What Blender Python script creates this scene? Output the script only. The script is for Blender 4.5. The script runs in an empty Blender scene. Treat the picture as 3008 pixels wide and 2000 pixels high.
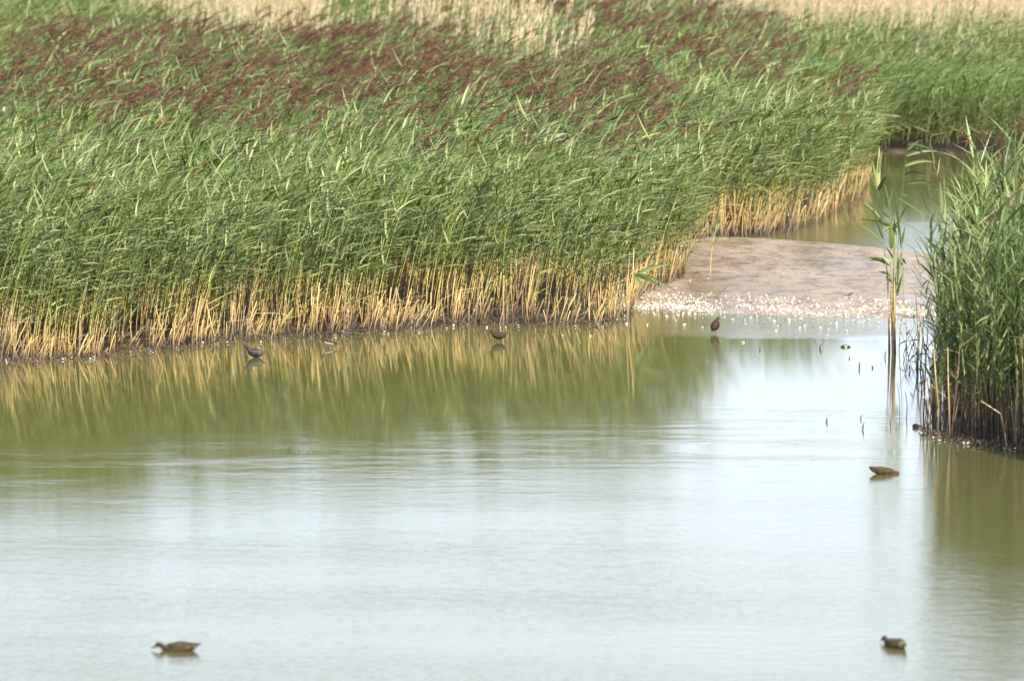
import bpy, math, random
import numpy as np
from mathutils import Vector
R = math.radians
rng = np.random.default_rng(7)
random.seed(7)
SC = bpy.context.scene
COL = SC.collection

# ------------------------------------------------------------------ camera
F, H, HOR = 12900.0, 6.2, -300.0            # focal length in photo pixels, eye height, horizon row
TH = math.atan((1000 - HOR) / F)
cd = bpy.data.cameras.new('camera'); cam = bpy.data.objects.new('camera', cd); COL.objects.link(cam)
cam.location = (0, 0, H); cam.rotation_euler = (math.pi / 2 - TH, 0, 0)
cd.sensor_width = 36; cd.sensor_fit = 'HORIZONTAL'; cd.lens = F / 3008 * 36
cd.clip_start = .5; cd.clip_end = 6000
cd.dof.use_dof = True; cd.dof.focus_distance = 62.0; cd.dof.aperture_fstop = 2.3
SC.camera = cam

# ------------------------------------------------------------------ light
SUN_EL, SUN_AZ = 42, 20                     # azimuth: degrees right of straight behind the camera
sd = Vector((math.sin(R(SUN_AZ)) * math.cos(R(SUN_EL)), -math.cos(R(SUN_AZ)) * math.cos(R(SUN_EL)), math.sin(R(SUN_EL))))
W = bpy.data.worlds.new('World'); SC.world = W; W.use_nodes = True
nt = W.node_tree; nt.nodes.clear()
sky = nt.nodes.new('ShaderNodeTexSky'); sky.sky_type = 'NISHITA'; sky.sun_disc = False
sky.sun_elevation = R(SUN_EL); sky.sun_rotation = math.atan2(sd.x, sd.y)
sky.air_density = 1.0; sky.dust_density = 1.6; sky.ozone_density = 1.5
bg = nt.nodes.new('ShaderNodeBackground'); bg.inputs[1].default_value = 0.13
wo = nt.nodes.new('ShaderNodeOutputWorld')

tc = nt.nodes.new('ShaderNodeTexCoord'); sx = nt.nodes.new('ShaderNodeSeparateXYZ'); nt.links.new(tc.outputs['Generated'], sx.inputs[0])
el = nt.nodes.new('ShaderNodeMapRange'); nt.links.new(sx.outputs[2], el.inputs[0])       # unseen low cloud all round, added to brighten the water's reflection
el.inputs[1].default_value = .28; el.inputs[2].default_value = .52; el.inputs[3].default_value = .82; el.inputs[4].default_value = .06
cn = nt.nodes.new('ShaderNodeTexNoise'); cn.inputs['Scale'].default_value = 3.5; cn.inputs['Detail'].default_value = 4; nt.links.new(tc.outputs['Generated'], cn.inputs[0])
cr = nt.nodes.new('ShaderNodeMapRange'); nt.links.new(cn.outputs[0], cr.inputs[0]); cr.inputs[1].default_value = .3; cr.inputs[2].default_value = .7; cr.inputs[3].default_value = .75; cr.inputs[4].default_value = 1.0
mu = nt.nodes.new('ShaderNodeMath'); mu.operation = 'MULTIPLY'; nt.links.new(el.outputs[0], mu.inputs[0]); nt.links.new(cr.outputs[0], mu.inputs[1])
mc = nt.nodes.new('ShaderNodeMix'); mc.data_type = 'RGBA'; nt.links.new(mu.outputs[0], mc.inputs[0]); nt.links.new(sky.outputs[0], mc.inputs[6]); mc.inputs[7].default_value = (6.9, 7.6, 8.6, 1)
nt.links.new(mc.outputs[2], bg.inputs[0]); nt.links.new(bg.outputs[0], wo.inputs[0])
sl = bpy.data.lights.new('sun', 'SUN'); sl.energy = 5.0; sl.angle = R(.5); sl.color = (1, .92, .76)
so = bpy.data.objects.new('sun', sl); COL.objects.link(so)
so.rotation_euler = sd.to_track_quat('Z', 'Y').to_euler(); so.location = (30, 20, 40)
SC.view_settings.view_transform = 'Standard'; SC.view_settings.look = 'None'
SC.view_settings.exposure = 1.0; SC.view_settings.gamma = 1

# ------------------------------------------------------------------ helpers
def at(px, py, z=0.0):
    """point of the world at height z seen at photo pixel (px, py)"""
    u, v = px - 1504.0, 1000.0 - py
    d = Vector((u, F * math.cos(TH) + v * math.sin(TH), -F * math.sin(TH) + v * math.cos(TH)))
    t = (z - H) / d.z
    return Vector((0, 0, H)) + d * t
def atd(px, py, Y):
    """point at depth Y seen at pixel"""
    u, v = px - 1504.0, 1000.0 - py
    d = Vector((u, F * math.cos(TH) + v * math.sin(TH), -F * math.sin(TH) + v * math.cos(TH)))
    return Vector((0, 0, H)) + d * (Y / d.y)
def toimg(x, y, z=0.0):
    x = np.asarray(x, float); y = np.asarray(y, float)
    c, s = math.cos(TH), math.sin(TH)
    dz = z - H
    dep = y * c - dz * s
    up = y * s + dz * c
    return 1504 + F * x / dep, 1000 - F * up / dep
def inpoly(px, py, poly):
    px = np.asarray(px); py = np.asarray(py); ins = np.zeros(px.shape, bool)
    n = len(poly); j = n - 1
    for i in range(n):
        xi, yi = poly[i]; xj, yj = poly[j]
        if yi != yj:
            c = ((yi > py) != (yj > py)) & (px < (xj - xi) * (py - yi) / (yj - yi) + xi)
            ins ^= c
        j = i
    return ins
def vnoise(x, y, sc, seed=0):
    """smooth value noise 0..1"""
    x = np.asarray(x) / sc; y = np.asarray(y) / sc
    x0 = np.floor(x).astype(int); y0 = np.floor(y).astype(int); fx = x - x0; fy = y - y0
    def h(a, b):
        v = np.sin(a * 127.1 + b * 311.7 + seed * 74.7) * 43758.5453
        return v - np.floor(v)
    fx = fx * fx * (3 - 2 * fx); fy = fy * fy * (3 - 2 * fy)
    return (h(x0, y0) * (1 - fx) + h(x0 + 1, y0) * fx) * (1 - fy) + (h(x0, y0 + 1) * (1 - fx) + h(x0 + 1, y0 + 1) * fx) * fy

BED = [(-12000, 1085), (-600, 1070), (0, 1060), (250, 1050), (380, 1034), (500, 1022), (640, 1004), (770, 994), (1000, 982), (1250, 962),
       (1450, 952), (1700, 953), (1800, 945), (1850, 925), (1865, 885), (1930, 850), (2012, 818), (2000, 780), (2035, 722), (2085, 698),
       (2200, 694), (2330, 680), (2430, 640), (2515, 595), (2550, 540), (2530, 480), (2500, 455), (2700, 452), (3008, 458),
       (9000, 470), (9000, -230), (-12000, -230)]
RIGHT = [(2715, 1268), (2760, 1285), (2900, 1303), (3008, 1322), (3050, 1340), (3120, 1385), (3300, 1410), (7000, 1430), (7000, 850), (3100, 900),
         (2930, 965), (2870, 1010), (2815, 1090), (2765, 1180)]
MUD = [(1560, 905), (1850, 908), (2000, 917), (2300, 930), (2700, 942), (3600, 955), (3600, 770), (2800, 742), (2650, 728), (2500, 716),
       (2330, 703), (2150, 694), (1900, 690), (1500, 700)]

class MB:
    """collects faces, with material index and a per-vertex tint"""
    def __init__(s): s.v = []; s.f = []; s.m = []; s.t = []
    def add(s, vs, fs, mi=0, t=0.5):
        o = len(s.v); s.v.extend([tuple(a) for a in vs]); s.f.extend([tuple(i + o for i in f) for f in fs])
        s.m.extend([mi] * len(fs)); s.t.extend([t] * len(vs) if not hasattr(t, '__len__') else list(t))
    def tube(s, pts, rads, n=5, mi=0, t=.5):
        vs = []; fs = []
        pts = [Vector(p) for p in pts]
        for i, p in enumerate(pts):
            d = (pts[min(i + 1, len(pts) - 1)] - pts[max(i - 1, 0)]).normalized()
            a = d.cross(Vector((.13, 1, .07))).normalized(); b = d.cross(a).normalized()
            for k in range(n):
                an = 2 * math.pi * k / n
                vs.append(p + (a * math.cos(an) + b * math.sin(an)) * rads[i])
        for i in range(len(pts) - 1):
            for k in range(n):
                k2 = (k + 1) % n
                fs.append((i * n + k, i * n + k2, (i + 1) * n + k2, (i + 1) * n + k))
        fs.append(tuple(range(n - 1, -1, -1))); fs.append(tuple((len(pts) - 1) * n + k for k in range(n)))
        s.add(vs, fs, mi, t)
    def ribbon(s, pts, w, side, mi=0, t=.5, fold=.25):
        """leaf blade: creased strip tapering to its tip; w = full width"""
        pts = [Vector(p) for p in pts]; n = len(pts); vs = []; fs = []
        side = Vector(side).normalized()
        for i, p in enumerate(pts):
            u = i / (n - 1)
            ww = w * .5 * (min(1, .45 + u * 3) * (1 - u ** 2.2) + .02)
            d = (pts[min(i + 1, n - 1)] - pts[max(i - 1, 0)]).normalized()
            sv = (side - d * side.dot(d)).normalized(); nn = d.cross(sv)
            vs += [p - sv * ww + nn * ww * fold, p, p + sv * ww + nn * ww * fold]
        for i in range(n - 1):
            a = i * 3
            fs += [(a, a + 1, a + 4, a + 3), (a + 1, a + 2, a + 5, a + 4)]
        s.add(vs, fs, mi, t)
    def mesh(s, name, mats, smooth=False):
        me = bpy.data.meshes.new(name)
        me.from_pydata(s.v, [], s.f)
        for m in mats: me.materials.append(m)
        me.polygons.foreach_set('material_index', s.m)
        at_ = me.attributes.new('tint', 'FLOAT', 'POINT'); at_.data.foreach_set('value', s.t)
        if smooth: me.polygons.foreach_set('use_smooth', [True] * len(s.f))
        me.update(); return me
    def build(s, name, mats, parent=None, loc=None, smooth=False):
        if not isinstance(mats, (list, tuple)): mats = [mats]
        o = bpy.data.objects.new(name, s.mesh(name, mats, smooth)); COL.objects.link(o)
        if parent: o.parent = parent
        if loc is not None: o.location = loc
        return o
def tag(o, label=None, cat=None, group=None, kind=None):
    if label: o['label'] = label
    if cat: o['category'] = cat
    if group: o['group'] = group
    if kind: o['kind'] = kind
    return o
def empty(name, loc, rz=0):
    o = bpy.data.objects.new(name, None); COL.objects.link(o); o.location = loc; o.rotation_euler = (0, 0, rz)
    o.empty_display_size = .1
    return o

# ------------------------------------------------------------------ materials
def new_mat(name):
    m = bpy.data.materials.new(name); m.use_nodes = True
    n = m.node_tree; n.nodes.clear(); return m, n
def nd(n, t, **kw):
    x = n.nodes.new(t)
    for k, v in kw.items(): setattr(x, k, v)
    return x
def ramp(n, src, stops, interp='LINEAR'):
    r = nd(n, 'ShaderNodeValToRGB'); cr = r.color_ramp; cr.interpolation = interp
    while len(cr.elements) < len(stops): cr.elements.new(.5)
    for e, (p, c) in zip(cr.elements, stops): e.position = p; e.color = (*c, 1)
    n.links.new(src, r.inputs[0]); return r.outputs[0]
def math_(n, op, a, b=None, c=None, clamp=False):
    x = nd(n, 'ShaderNodeMath', operation=op); x.use_clamp = clamp
    for i, v in enumerate([a, b, c]):
        if v is None: continue
        if isinstance(v, (int, float)): x.inputs[i].default_value = v
        else: n.links.new(v, x.inputs[i])
    return x.outputs[0]
def mixc(n, fac, a, b, blend='MIX'):
    x = nd(n, 'ShaderNodeMix', data_type='RGBA', blend_type=blend)
    for sck, v in ((x.inputs[0], fac), (x.inputs[6], a), (x.inputs[7], b)):
        if isinstance(v, (int, float)): sck.default_value = v
        elif isinstance(v, tuple): sck.default_value = (*v, 1)
        else: n.links.new(v, sck)
    return x.outputs[2]
def noise(n, scale, detail=3, vec=None, rough=.5):
    x = nd(n, 'ShaderNodeTexNoise'); x.inputs['Scale'].default_value = scale; x.inputs['Detail'].default_value = detail
    x.inputs['Roughness'].default_value = rough
    if vec is not None: n.links.new(vec, x.inputs['Vector'])
    return x.outputs[0]
def mapping(n, vec, scale):
    x = nd(n, 'ShaderNodeMapping'); x.inputs['Scale'].default_value = scale; n.links.new(vec, x.inputs[0]); return x.outputs[0]

def blade_mat(name, stops, transl=.26, rough=.42, rnd=.5, tcol=(1.0, 1.15, .45)):
    """thin plant tissue: colour from per-leaf tint + per-plant random, light passes through it"""
    m, n = new_mat(name)
    a = nd(n, 'ShaderNodeAttribute', attribute_name='tint'); oi = nd(n, 'ShaderNodeObjectInfo')
    v = math_(n, 'ADD', math_(n, 'MULTIPLY', a.outputs['Fac'], 1 - rnd), math_(n, 'MULTIPLY', oi.outputs['Random'], rnd))
    col = ramp(n, v, stops)
    p = nd(n, 'ShaderNodeBsdfPrincipled'); p.inputs['Roughness'].default_value = rough
    p.inputs['Specular IOR Level'].default_value = .32
    n.links.new(col, p.inputs['Base Color'])
    tr = nd(n, 'ShaderNodeBsdfTranslucent'); n.links.new(mixc(n, 1, col, tcol, 'MULTIPLY'), tr.inputs[0])
    mx = nd(n, 'ShaderNodeMixShader'); mx.inputs[0].default_value = transl
    n.links.new(p.outputs[0], mx.inputs[1]); n.links.new(tr.outputs[0], mx.inputs[2])
    o = nd(n, 'ShaderNodeOutputMaterial'); n.links.new(mx.outputs[0], o.inputs[0])
    return m
M = {}
M['leaf'] = blade_mat('reed_leaf', [(0, (.026, .048, .016)), (.3, (.085, .122, .044)), (.65, (.20, .24, .10)), (1, (.42, .42, .20))])
M['leaf_dark'] = blade_mat('reed_leaf_deep_green', [(0, (.045, .075, .024)), (.5, (.115, .16, .05)), (1, (.27, .31, .12))])
M['plume'] = blade_mat('purple_brown_plume', [(0, (.04, .016, .011)), (.5, (.115, .050, .033)), (1, (.27, .15, .095))], .25, .85, .4, (1.1, .9, .7))
M['straw'] = blade_mat('dry_straw', [(0, (.30, .22, .13)), (.5, (.50, .40, .26)), (1, (.66, .56, .40))], .3, .6, .5, (1.1, 1, .8))

def stem_mat(name, live, wet=False):
    m, n = new_mat(name)
    g = nd(n, 'ShaderNodeTexCoord'); sep = nd(n, 'ShaderNodeSeparateXYZ'); n.links.new(g.outputs['Object'], sep.inputs[0])
    oi = nd(n, 'ShaderNodeObjectInfo'); a = nd(n, 'ShaderNodeAttribute', attribute_name='tint')
    nz = noise(n, 9, 2, g.outputs['Object'])
    h = math_(n, 'ADD', sep.outputs[2], math_(n, 'MULTIPLY', math_(n, 'SUBTRACT', nz, .5), .25))
    h = math_(n, 'ADD', h, math_(n, 'MULTIPLY', math_(n, 'SUBTRACT', oi.outputs['Random'], .5), .35 if live else .22))
    grey = math_(n, 'FRACT', math_(n, 'MULTIPLY', oi.outputs['Random'], 7.31))
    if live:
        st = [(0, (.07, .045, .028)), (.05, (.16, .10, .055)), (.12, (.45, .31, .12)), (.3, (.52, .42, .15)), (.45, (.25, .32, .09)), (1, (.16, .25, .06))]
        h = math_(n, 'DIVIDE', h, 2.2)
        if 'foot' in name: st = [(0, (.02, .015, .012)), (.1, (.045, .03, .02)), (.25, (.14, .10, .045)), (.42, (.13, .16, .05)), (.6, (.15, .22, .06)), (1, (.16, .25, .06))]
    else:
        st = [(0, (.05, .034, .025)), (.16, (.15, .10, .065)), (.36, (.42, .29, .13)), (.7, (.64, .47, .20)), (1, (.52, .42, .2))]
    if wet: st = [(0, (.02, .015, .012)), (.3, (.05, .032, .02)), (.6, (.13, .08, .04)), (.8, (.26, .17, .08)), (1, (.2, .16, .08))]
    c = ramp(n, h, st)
    if not live: c = mixc(n, math_(n, 'MULTIPLY', math_(n, 'GREATER_THAN', grey, .62), .55), c, (.20, .165, .125))
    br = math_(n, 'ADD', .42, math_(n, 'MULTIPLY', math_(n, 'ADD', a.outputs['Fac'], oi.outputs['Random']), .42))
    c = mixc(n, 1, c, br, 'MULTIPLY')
    p = nd(n, 'ShaderNodeBsdfPrincipled'); p.inputs['Roughness'].default_value = .45
    n.links.new(c, p.inputs['Base Color'])
    o = nd(n, 'ShaderNodeOutputMaterial'); n.links.new(p.outputs[0], o.inputs[0])
    return m
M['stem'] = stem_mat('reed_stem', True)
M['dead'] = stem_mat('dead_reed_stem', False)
M['stem_wet'] = stem_mat('reed_stem_shaded_foot', True, False)  # live stem, shade among the reeds painted into its dark foot
M['wet'] = stem_mat('shaded_brown_stem', False, True)  # brown dead stem, darkened for the shade at the stand's foot

def plain(name, stops, scale, rough=.6, spec=.4, bump=0, detail=3, coord='Object', stretch=(1, 1, 1)):
    m, n = new_mat(name)
    g = nd(n, 'ShaderNodeTexCoord'); v = mapping(n, g.outputs[coord], stretch)
    nz = noise(n, scale, detail, v, .6)
    c = ramp(n, nz, stops)
    p = nd(n, 'ShaderNodeBsdfPrincipled'); p.inputs['Roughness'].default_value = rough; p.inputs['Specular IOR Level'].default_value = spec
    n.links.new(c, p.inputs['Base Color'])
    if bump:
        b = nd(n, 'ShaderNodeBump'); b.inputs['Strength'].default_value = 1; b.inputs['Distance'].default_value = bump
        n.links.new(nz, b.inputs['Height']); n.links.new(b.outputs[0], p.inputs['Normal'])
    o = nd(n, 'ShaderNodeOutputMaterial'); n.links.new(p.outputs[0], o.inputs[0])
    return m
M['duck'] = plain('mottled_brown_feathers', [(.34, (.014, .010, .006)), (.5, (.038, .027, .014)), (.66, (.085, .062, .033))], 60, .7, .2, stretch=(.6, 1, 1.3))
M['duckhead'] = plain('dark_brown_feathers', [(.35, (.02, .011, .009)), (.65, (.065, .032, .022))], 70, .7, .2)
M['redhead'] = plain('chestnut_feathers', [(.35, (.05, .016, .013)), (.65, (.12, .04, .03))], 70, .7, .2)
M['pale'] = plain('pale_buff_feathers', [(.35, (.10, .08, .055)), (.65, (.2, .16, .11))], 50, .8, .2)
M['brown'] = plain('rufous_brown_feathers', [(.35, (.012, .008, .006)), (.5, (.035, .02, .012)), (.68, (.085, .048, .027))], 90, .7, .2)
M['black'] = plain('blackish_feathers', [(.3, (.008, .008, .008)), (.7, (.04, .032, .028))], 60, .6, .3)
M['grey'] = plain('grey_feathers', [(.3, (.03, .025, .022)), (.7, (.10, .085, .07))], 60, .7, .2)
M['shell'] = plain('bleached_shell', [(.3, (.34, .28, .2)), (.5, (.62, .57, .48)), (.7, (.84, .82, .76))], 11, .7, .3)
M['white'] = plain('white_feathers', [(.3, (.62, .6, .55)), (.7, (.86, .85, .8))], 40, .8, .2)
M['duck_belly'] = plain('pale_grey_belly_feathers', [(.3, (.25, .24, .22)), (.7, (.45, .43, .4))], 50, .8, .2)
M['beak'] = plain('horn_beak', [(.3, (.06, .05, .045)), (.7, (.14, .10, .08))], 50, .35, .5)
M['leg'] = plain('olive_leg', [(.3, (.10, .09, .05)), (.7, (.20, .17, .09))], 50, .5, .4)
M['eye'] = plain('dark_eye', [(.3, (.006, .005, .005)), (.7, (.012, .01, .01))], 10, .1, .6)
M['debris'] = plain('dark_rotten_reed', [(.3, (.03, .022, .018)), (.7, (.12, .08, .06))], 30, .7, .3)
M['twig'] = plain('grey_brown_twig', [(.3, (.07, .05, .035)), (.7, (.2, .15, .1))], 30, .8, .2)

# mud
def mud_mat():
    m, n = new_mat('wet_mud')
    g = nd(n, 'ShaderNodeNewGeometry'); pos = g.outputs['Position']
    v = mapping(n, pos, (1, .45, 1))
    big = noise(n, .5, 4, v, .6); mid = noise(n, 3.2, 6, v, .65); fine = noise(n, 18, 4, mapping(n, pos, (1, .35, 1)), .6)
    c = ramp(n, big, [(.36, (.215, .160, .118)), (.64, (.31, .25, .20))])
    c = mixc(n, .75, c, ramp(n, mid, [(.36, (.5, .43, .38)), (.52, (1, 1, 1)), (.68, (1.15, 1.12, 1.08))]), 'MULTIPLY')
    c = mixc(n, .8, c, ramp(n, fine, [(.34, (.35, .28, .23)), (.46, (1, 1, 1))]), 'MULTIPLY')
    p = nd(n, 'ShaderNodeBsdfPrincipled'); n.links.new(c, p.inputs['Base Color'])
    wet = ramp(n, big, [(.38, (.25, .25, .25)), (.52, (.6, .6, .6))])
    n.links.new(wet, p.inputs['Roughness']); p.inputs['IOR'].default_value = 1.4
    b = nd(n, 'ShaderNodeBump'); b.inputs['Distance'].default_value = .02; b.inputs['Strength'].default_value = .5
    n.links.new(math_(n, 'ADD', mid, math_(n, 'MULTIPLY', fine, .4)), b.inputs['Height']); n.links.new(b.outputs[0], p.inputs['Normal'])
    o = nd(n, 'ShaderNodeOutputMaterial'); n.links.new(p.outputs[0], o.inputs[0]); return m
M['mud'] = mud_mat()
M['soil'] = plain('dark_reed_bed_soil', [(.35, (.018, .014, .010)), (.5, (.045, .034, .024)), (.65, (.10, .075, .05))], 3, .7, .3, .03, 5)

def water_mat():
    m, n = new_mat('pond_water')
    g = nd(n, 'ShaderNodeNewGeometry'); pos = g.outputs['Position']
    sep = nd(n, 'ShaderNodeSeparateXYZ'); n.links.new(pos, sep.inputs[0])
    # wind reaches the open water in front; the lee of the reeds stays calm
    edge = noise(n, .22, 3, mapping(n, pos, (.35, 1, 1)), .55)
    yy = math_(n, 'ADD', sep.outputs[1], math_(n, 'MULTIPLY', math_(n, 'SUBTRACT', edge, .5), 5))
    yy = math_(n, 'ADD', yy, math_(n, 'MULTIPLY', sep.outputs[0], -.33))
    mr = nd(n, 'ShaderNodeMapRange'); n.links.new(yy, mr.inputs[0])
    mr.inputs[1].default_value = 50.5; mr.inputs[2].default_value = 38.0; mr.inputs[3].default_value = 0.0; mr.inputs[4].default_value = 1
    rm = nd(n, 'ShaderNodeMapRange'); n.links.new(yy, rm.inputs[0])
    rm.inputs[1].default_value = 52.6; rm.inputs[2].default_value = 50.6; rm.inputs[3].default_value = 0.0; rm.inputs[4].default_value = 1
    streak = ramp(n, noise(n, .9, 4, mapping(n, pos, (.4, 1.3, 1)), .65), [(.42, (.1, .1, .1)), (.62, (1, 1, 1))])
    wind = math_(n, 'MAXIMUM', mr.outputs[0], math_(n, 'MULTIPLY', rm.outputs[0], math_(n, 'MULTIPLY', streak, .62)))
    # breezy shallow strips before and behind the mud
    def band(a, b, c, d, x0):
        m1 = nd(n, 'ShaderNodeMapRange', interpolation_type='SMOOTHSTEP'); n.links.new(sep.outputs[1], m1.inputs[0]); m1.inputs[1].default_value = a; m1.inputs[2].default_value = b
        m2 = nd(n, 'ShaderNodeMapRange', interpolation_type='SMOOTHSTEP'); n.links.new(sep.outputs[1], m2.inputs[0]); m2.inputs[1].default_value = d; m2.inputs[2].default_value = c
        m3 = nd(n, 'ShaderNodeMapRange', interpolation_type='SMOOTHSTEP'); n.links.new(sep.outputs[0], m3.inputs[0]); m3.inputs[1].default_value = x0; m3.inputs[2].default_value = x0 + .8
        return math_(n, 'MULTIPLY', math_(n, 'MULTIPLY', m1.outputs[0], m2.outputs[0]), m3.outputs[0])
    wind = math_(n, 'MAXIMUM', wind, math_(n, 'MULTIPLY', math_(n, 'MAXIMUM', band(61.6, 62.6, 66, 68, 1.6), math_(n, 'MULTIPLY', band(76, 78.5, 81.5, 85, 3.4), 1.8)), 1.3))
    rot_ = nd(n, 'ShaderNodeMapping'); rot_.inputs['Rotation'].default_value = (0, 0, .3); rot_.inputs['Scale'].default_value = (.7, 1.25, 1); n.links.new(pos, rot_.inputs[0])
    w1 = noise(n, 4.2, 5, rot_.outputs[0], .65)
    w2 = noise(n, 13.0, 3, mapping(n, pos, (.5, 1.4, 1)), .5)
    patch = ramp(n, noise(n, .45, 3, mapping(n, pos, (.3, 1, 1)), .5), [(.35, (.55, .55, .55)), (.65, (1, 1, 1))])
    hgt = math_(n, 'ADD', math_(n, 'MULTIPLY', w1, .011), math_(n, 'MULTIPLY', w2, .005))
    amp = math_(n, 'ADD', .006, math_(n, 'MULTIPLY', wind, math_(n, 'MULTIPLY', patch, .68)))
    b = nd(n, 'ShaderNodeBump'); b.inputs['Distance'].default_value = 1; b.inputs['Strength'].default_value = 1
    n.links.new(math_(n, 'MULTIPLY', hgt, amp), b.inputs['Height'])
    p = nd(n, 'ShaderNodeBsdfPrincipled'); p.inputs['Base Color'].default_value = (.086, .084, .030, 1)
    p.inputs['IOR'].default_value = 1.7
    n.links.new(math_(n, 'ADD', .065, math_(n, 'MULTIPLY', wind, .02)), p.inputs['Roughness'])
    n.links.new(b.outputs[0], p.inputs['Normal'])
    o = nd(n, 'ShaderNodeOutputMaterial'); n.links.new(p.outputs[0], o.inputs[0]); return m
M['water'] = water_mat()

# ------------------------------------------------------------------ terrain
def blur(a, k):
    for ax in (0, 1):
        for _ in range(2):
            c = np.cumsum(np.pad(a, [(k + 1, k) if i == ax else (0, 0) for i in (0, 1)], mode='edge'), axis=ax)
            a = (np.take(c, range(2 * k + 1, c.shape[ax]), ax) - np.take(c, range(0, c.shape[ax] - 2 * k - 1), ax)) / (2 * k + 1)
    return a
def grid_mesh(name, xs, ys, Z, mat, keep=None):
    nx, ny = len(xs), len(ys)
    X, Y = np.meshgrid(xs, ys)
    v = np.stack([X.ravel(), Y.ravel(), Z.ravel()], 1)
    i = (np.arange(ny - 1)[:, None] * nx + np.arange(nx - 1)[None, :]).ravel()
    f = np.stack([i, i + 1, i + 1 + nx, i + nx], 1)
    if keep is not None:
        kv = keep.ravel(); f = f[kv[f].any(1)]
    me = bpy.data.meshes.new(name)
    me.vertices.add(len(v)); me.vertices.foreach_set('co', v.ravel())
    me.loops.add(f.size); me.loops.foreach_set('vertex_index', f.ravel())
    me.polygons.add(len(f)); me.polygons.foreach_set('loop_start', np.arange(0, f.size, 4)); me.polygons.foreach_set('loop_total', np.full(len(f), 4))
    me.polygons.foreach_set('use_smooth', np.ones(len(f), bool))
    me.update(); me.validate(); me.materials.append(mat)
    o = bpy.data.objects.new(name, me); COL.objects.link(o); return o
dx = .25
gx = np.concatenate([[-3000, -400, -120], np.arange(-45, 60, dx), [140, 400, 3000]])
gy = np.concatenate([[-300, -20], np.arange(26, 150, dx), [180, 260, 420, 1000, 5000]])
GX, GY = np.meshgrid(gx, gy)
ix, iy = toimg(GX, np.maximum(GY, 20))
land = (inpoly(ix, iy, BED) | inpoly(ix, iy, RIGHT) | (GY > 260)).astype(float)
land[GY < 20] = 0
Lb = blur(land, 1)
GZ = -.30 + .36 * Lb + (vnoise(GX, GY, .8, 3) - .5) * .05
tag(grid_mesh('ground', gx, gy, GZ, M['soil']), kind='structure')
mx_ = np.arange(1, 22, .05); my_ = np.arange(60, 86, .05)
MX, MY = np.meshgrid(mx_, my_); ix, iy = toimg(MX, MY)
mk = inpoly(ix, iy, MUD).astype(float)
mb = blur(mk, 8)
MZ = -.06 + .085 * mb + (vnoise(MX, MY, 1.5, 5) - .5) * .022 + (vnoise(MX, MY * .6, .35, 6) - .5) * .012 + (vnoise(MX, MY, .13, 8) - .5) * .010
tag(grid_mesh('mud_flat', mx_, my_, MZ, M['mud'], keep=mb > .02), kind='structure')
wxs = np.array([-3000., -100, 0, 100, 3000]); wys = np.array([-300., 0, 60, 110, 262])
tag(grid_mesh('water', wxs, wys, np.zeros((5, 5)), M['water']), kind='structure')

# ------------------------------------------------------------------ reed plants
def reed(seed, height=2.2, lean=.28, nl=13, wind=1.0, first=.36, head=None, ll=.40, lw=.026, stem_r=.0055, straw=False, leafmat=0):
    """one reed: (stem MB, foliage MB, head MB or None). local +X is downwind"""
    r = random.Random(seed)
    S, L, Hd = MB(), MB(), MB()
    bx = lean * height * r.uniform(.75, 1.25); by = r.uniform(-.06, .06) * height
    def sp(u): return Vector((bx * (.25 * u + .75 * u ** 2.2), by * u * u, height * u * (1 - .05 * lean * u)))
    us = [0, .2, .4, .6, .8, 1]
    S.tube([sp(u) for u in us], [stem_r * (1 - .6 * u) for u in us], 4, 0, r.random())
    for k in range(nl):
        u = first + (1 - first) * (k + r.uniform(-.3, .3)) / nl
        u = min(.985, u); p = sp(u); ph = (0 if k % 2 else math.pi) + r.uniform(-.9, .9)
        # wind turns leaves round to the lee side
        az = ph; vx, vy = math.cos(az), math.sin(az)
        vx = vx * (1 - .5 * wind) + wind * r.uniform(.3, 1.1); vy *= (1 - .25 * wind)
        hv = Vector((vx, vy, 0)); q = hv.length; hv.normalize()
        ln = ll * r.uniform(.65, 1.2) * (1 - .25 * abs(u - .65))
        el = r.uniform(.15, 1.2) if wind > .5 else r.uniform(.5, 1.25)
        pts = [p]; d = (hv * math.cos(el) + Vector((0, 0, math.sin(el)))).normalized(); cur = p
        droop = r.choice([.03, .08, .15, .25, .5])
        for i in range(4):
            cur = cur + d * ln / 4; pts.append(cur)
            d = (d + Vector((.10 * wind, 0, -droop * .42))).normalized()
        side = Vector((-hv.y, hv.x, r.uniform(-.9, .9)))
        L.ribbon(pts, lw * r.uniform(.7, 1.25), side, 0, r.random(), .3)
    if head:
        tip = sp(1); n = 46
        hl = r.uniform(.22, .33)
        for k in range(n if head != 'slim' else 0):
            u = k / n; p = tip + Vector((.22 * u * hl * 2, 0, u * hl * .9)) + Vector((.16 * u * u, 0, -.03 * u * u)) * wind
            az = r.uniform(-1.3, 1.3) if wind > .4 else r.uniform(-3, 3)
            l = hl * r.uniform(.35, .8) * (1 - .6 * u); el = r.uniform(.1, 1.1)
            d = Vector((math.cos(az) * math.cos(el), math.sin(az) * math.cos(el), math.sin(el)))
            pts = [p, p + d * l * .5, p + d * l * .9 + Vector((.02, 0, -.035))]
            Hd.ribbon(pts, r.uniform(.007, .013), Vector((r.uniform(-1, 1), r.uniform(-1, 1), r.uniform(-1, 1))), 0, r.random(), .2)
    if head == 'slim':      # old plume, narrow and upright
        for k in range(22):
            u = k / 22; p = sp(1) + Vector((.05 * u * u, 0, (u - .25) * .34)); l = r.uniform(.06, .13) * (1.1 - .7 * u)
            d = Vector((r.uniform(-.2, .6), r.uniform(-.4, .4), 1)).normalized()
            Hd.ribbon([p, p + d * l * .5, p + d * l], r.uniform(.016, .03), Vector((1, r.uniform(-1, 1), 0)), 0, r.random(), .2)
    return S, L, (Hd if head else None)
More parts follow.
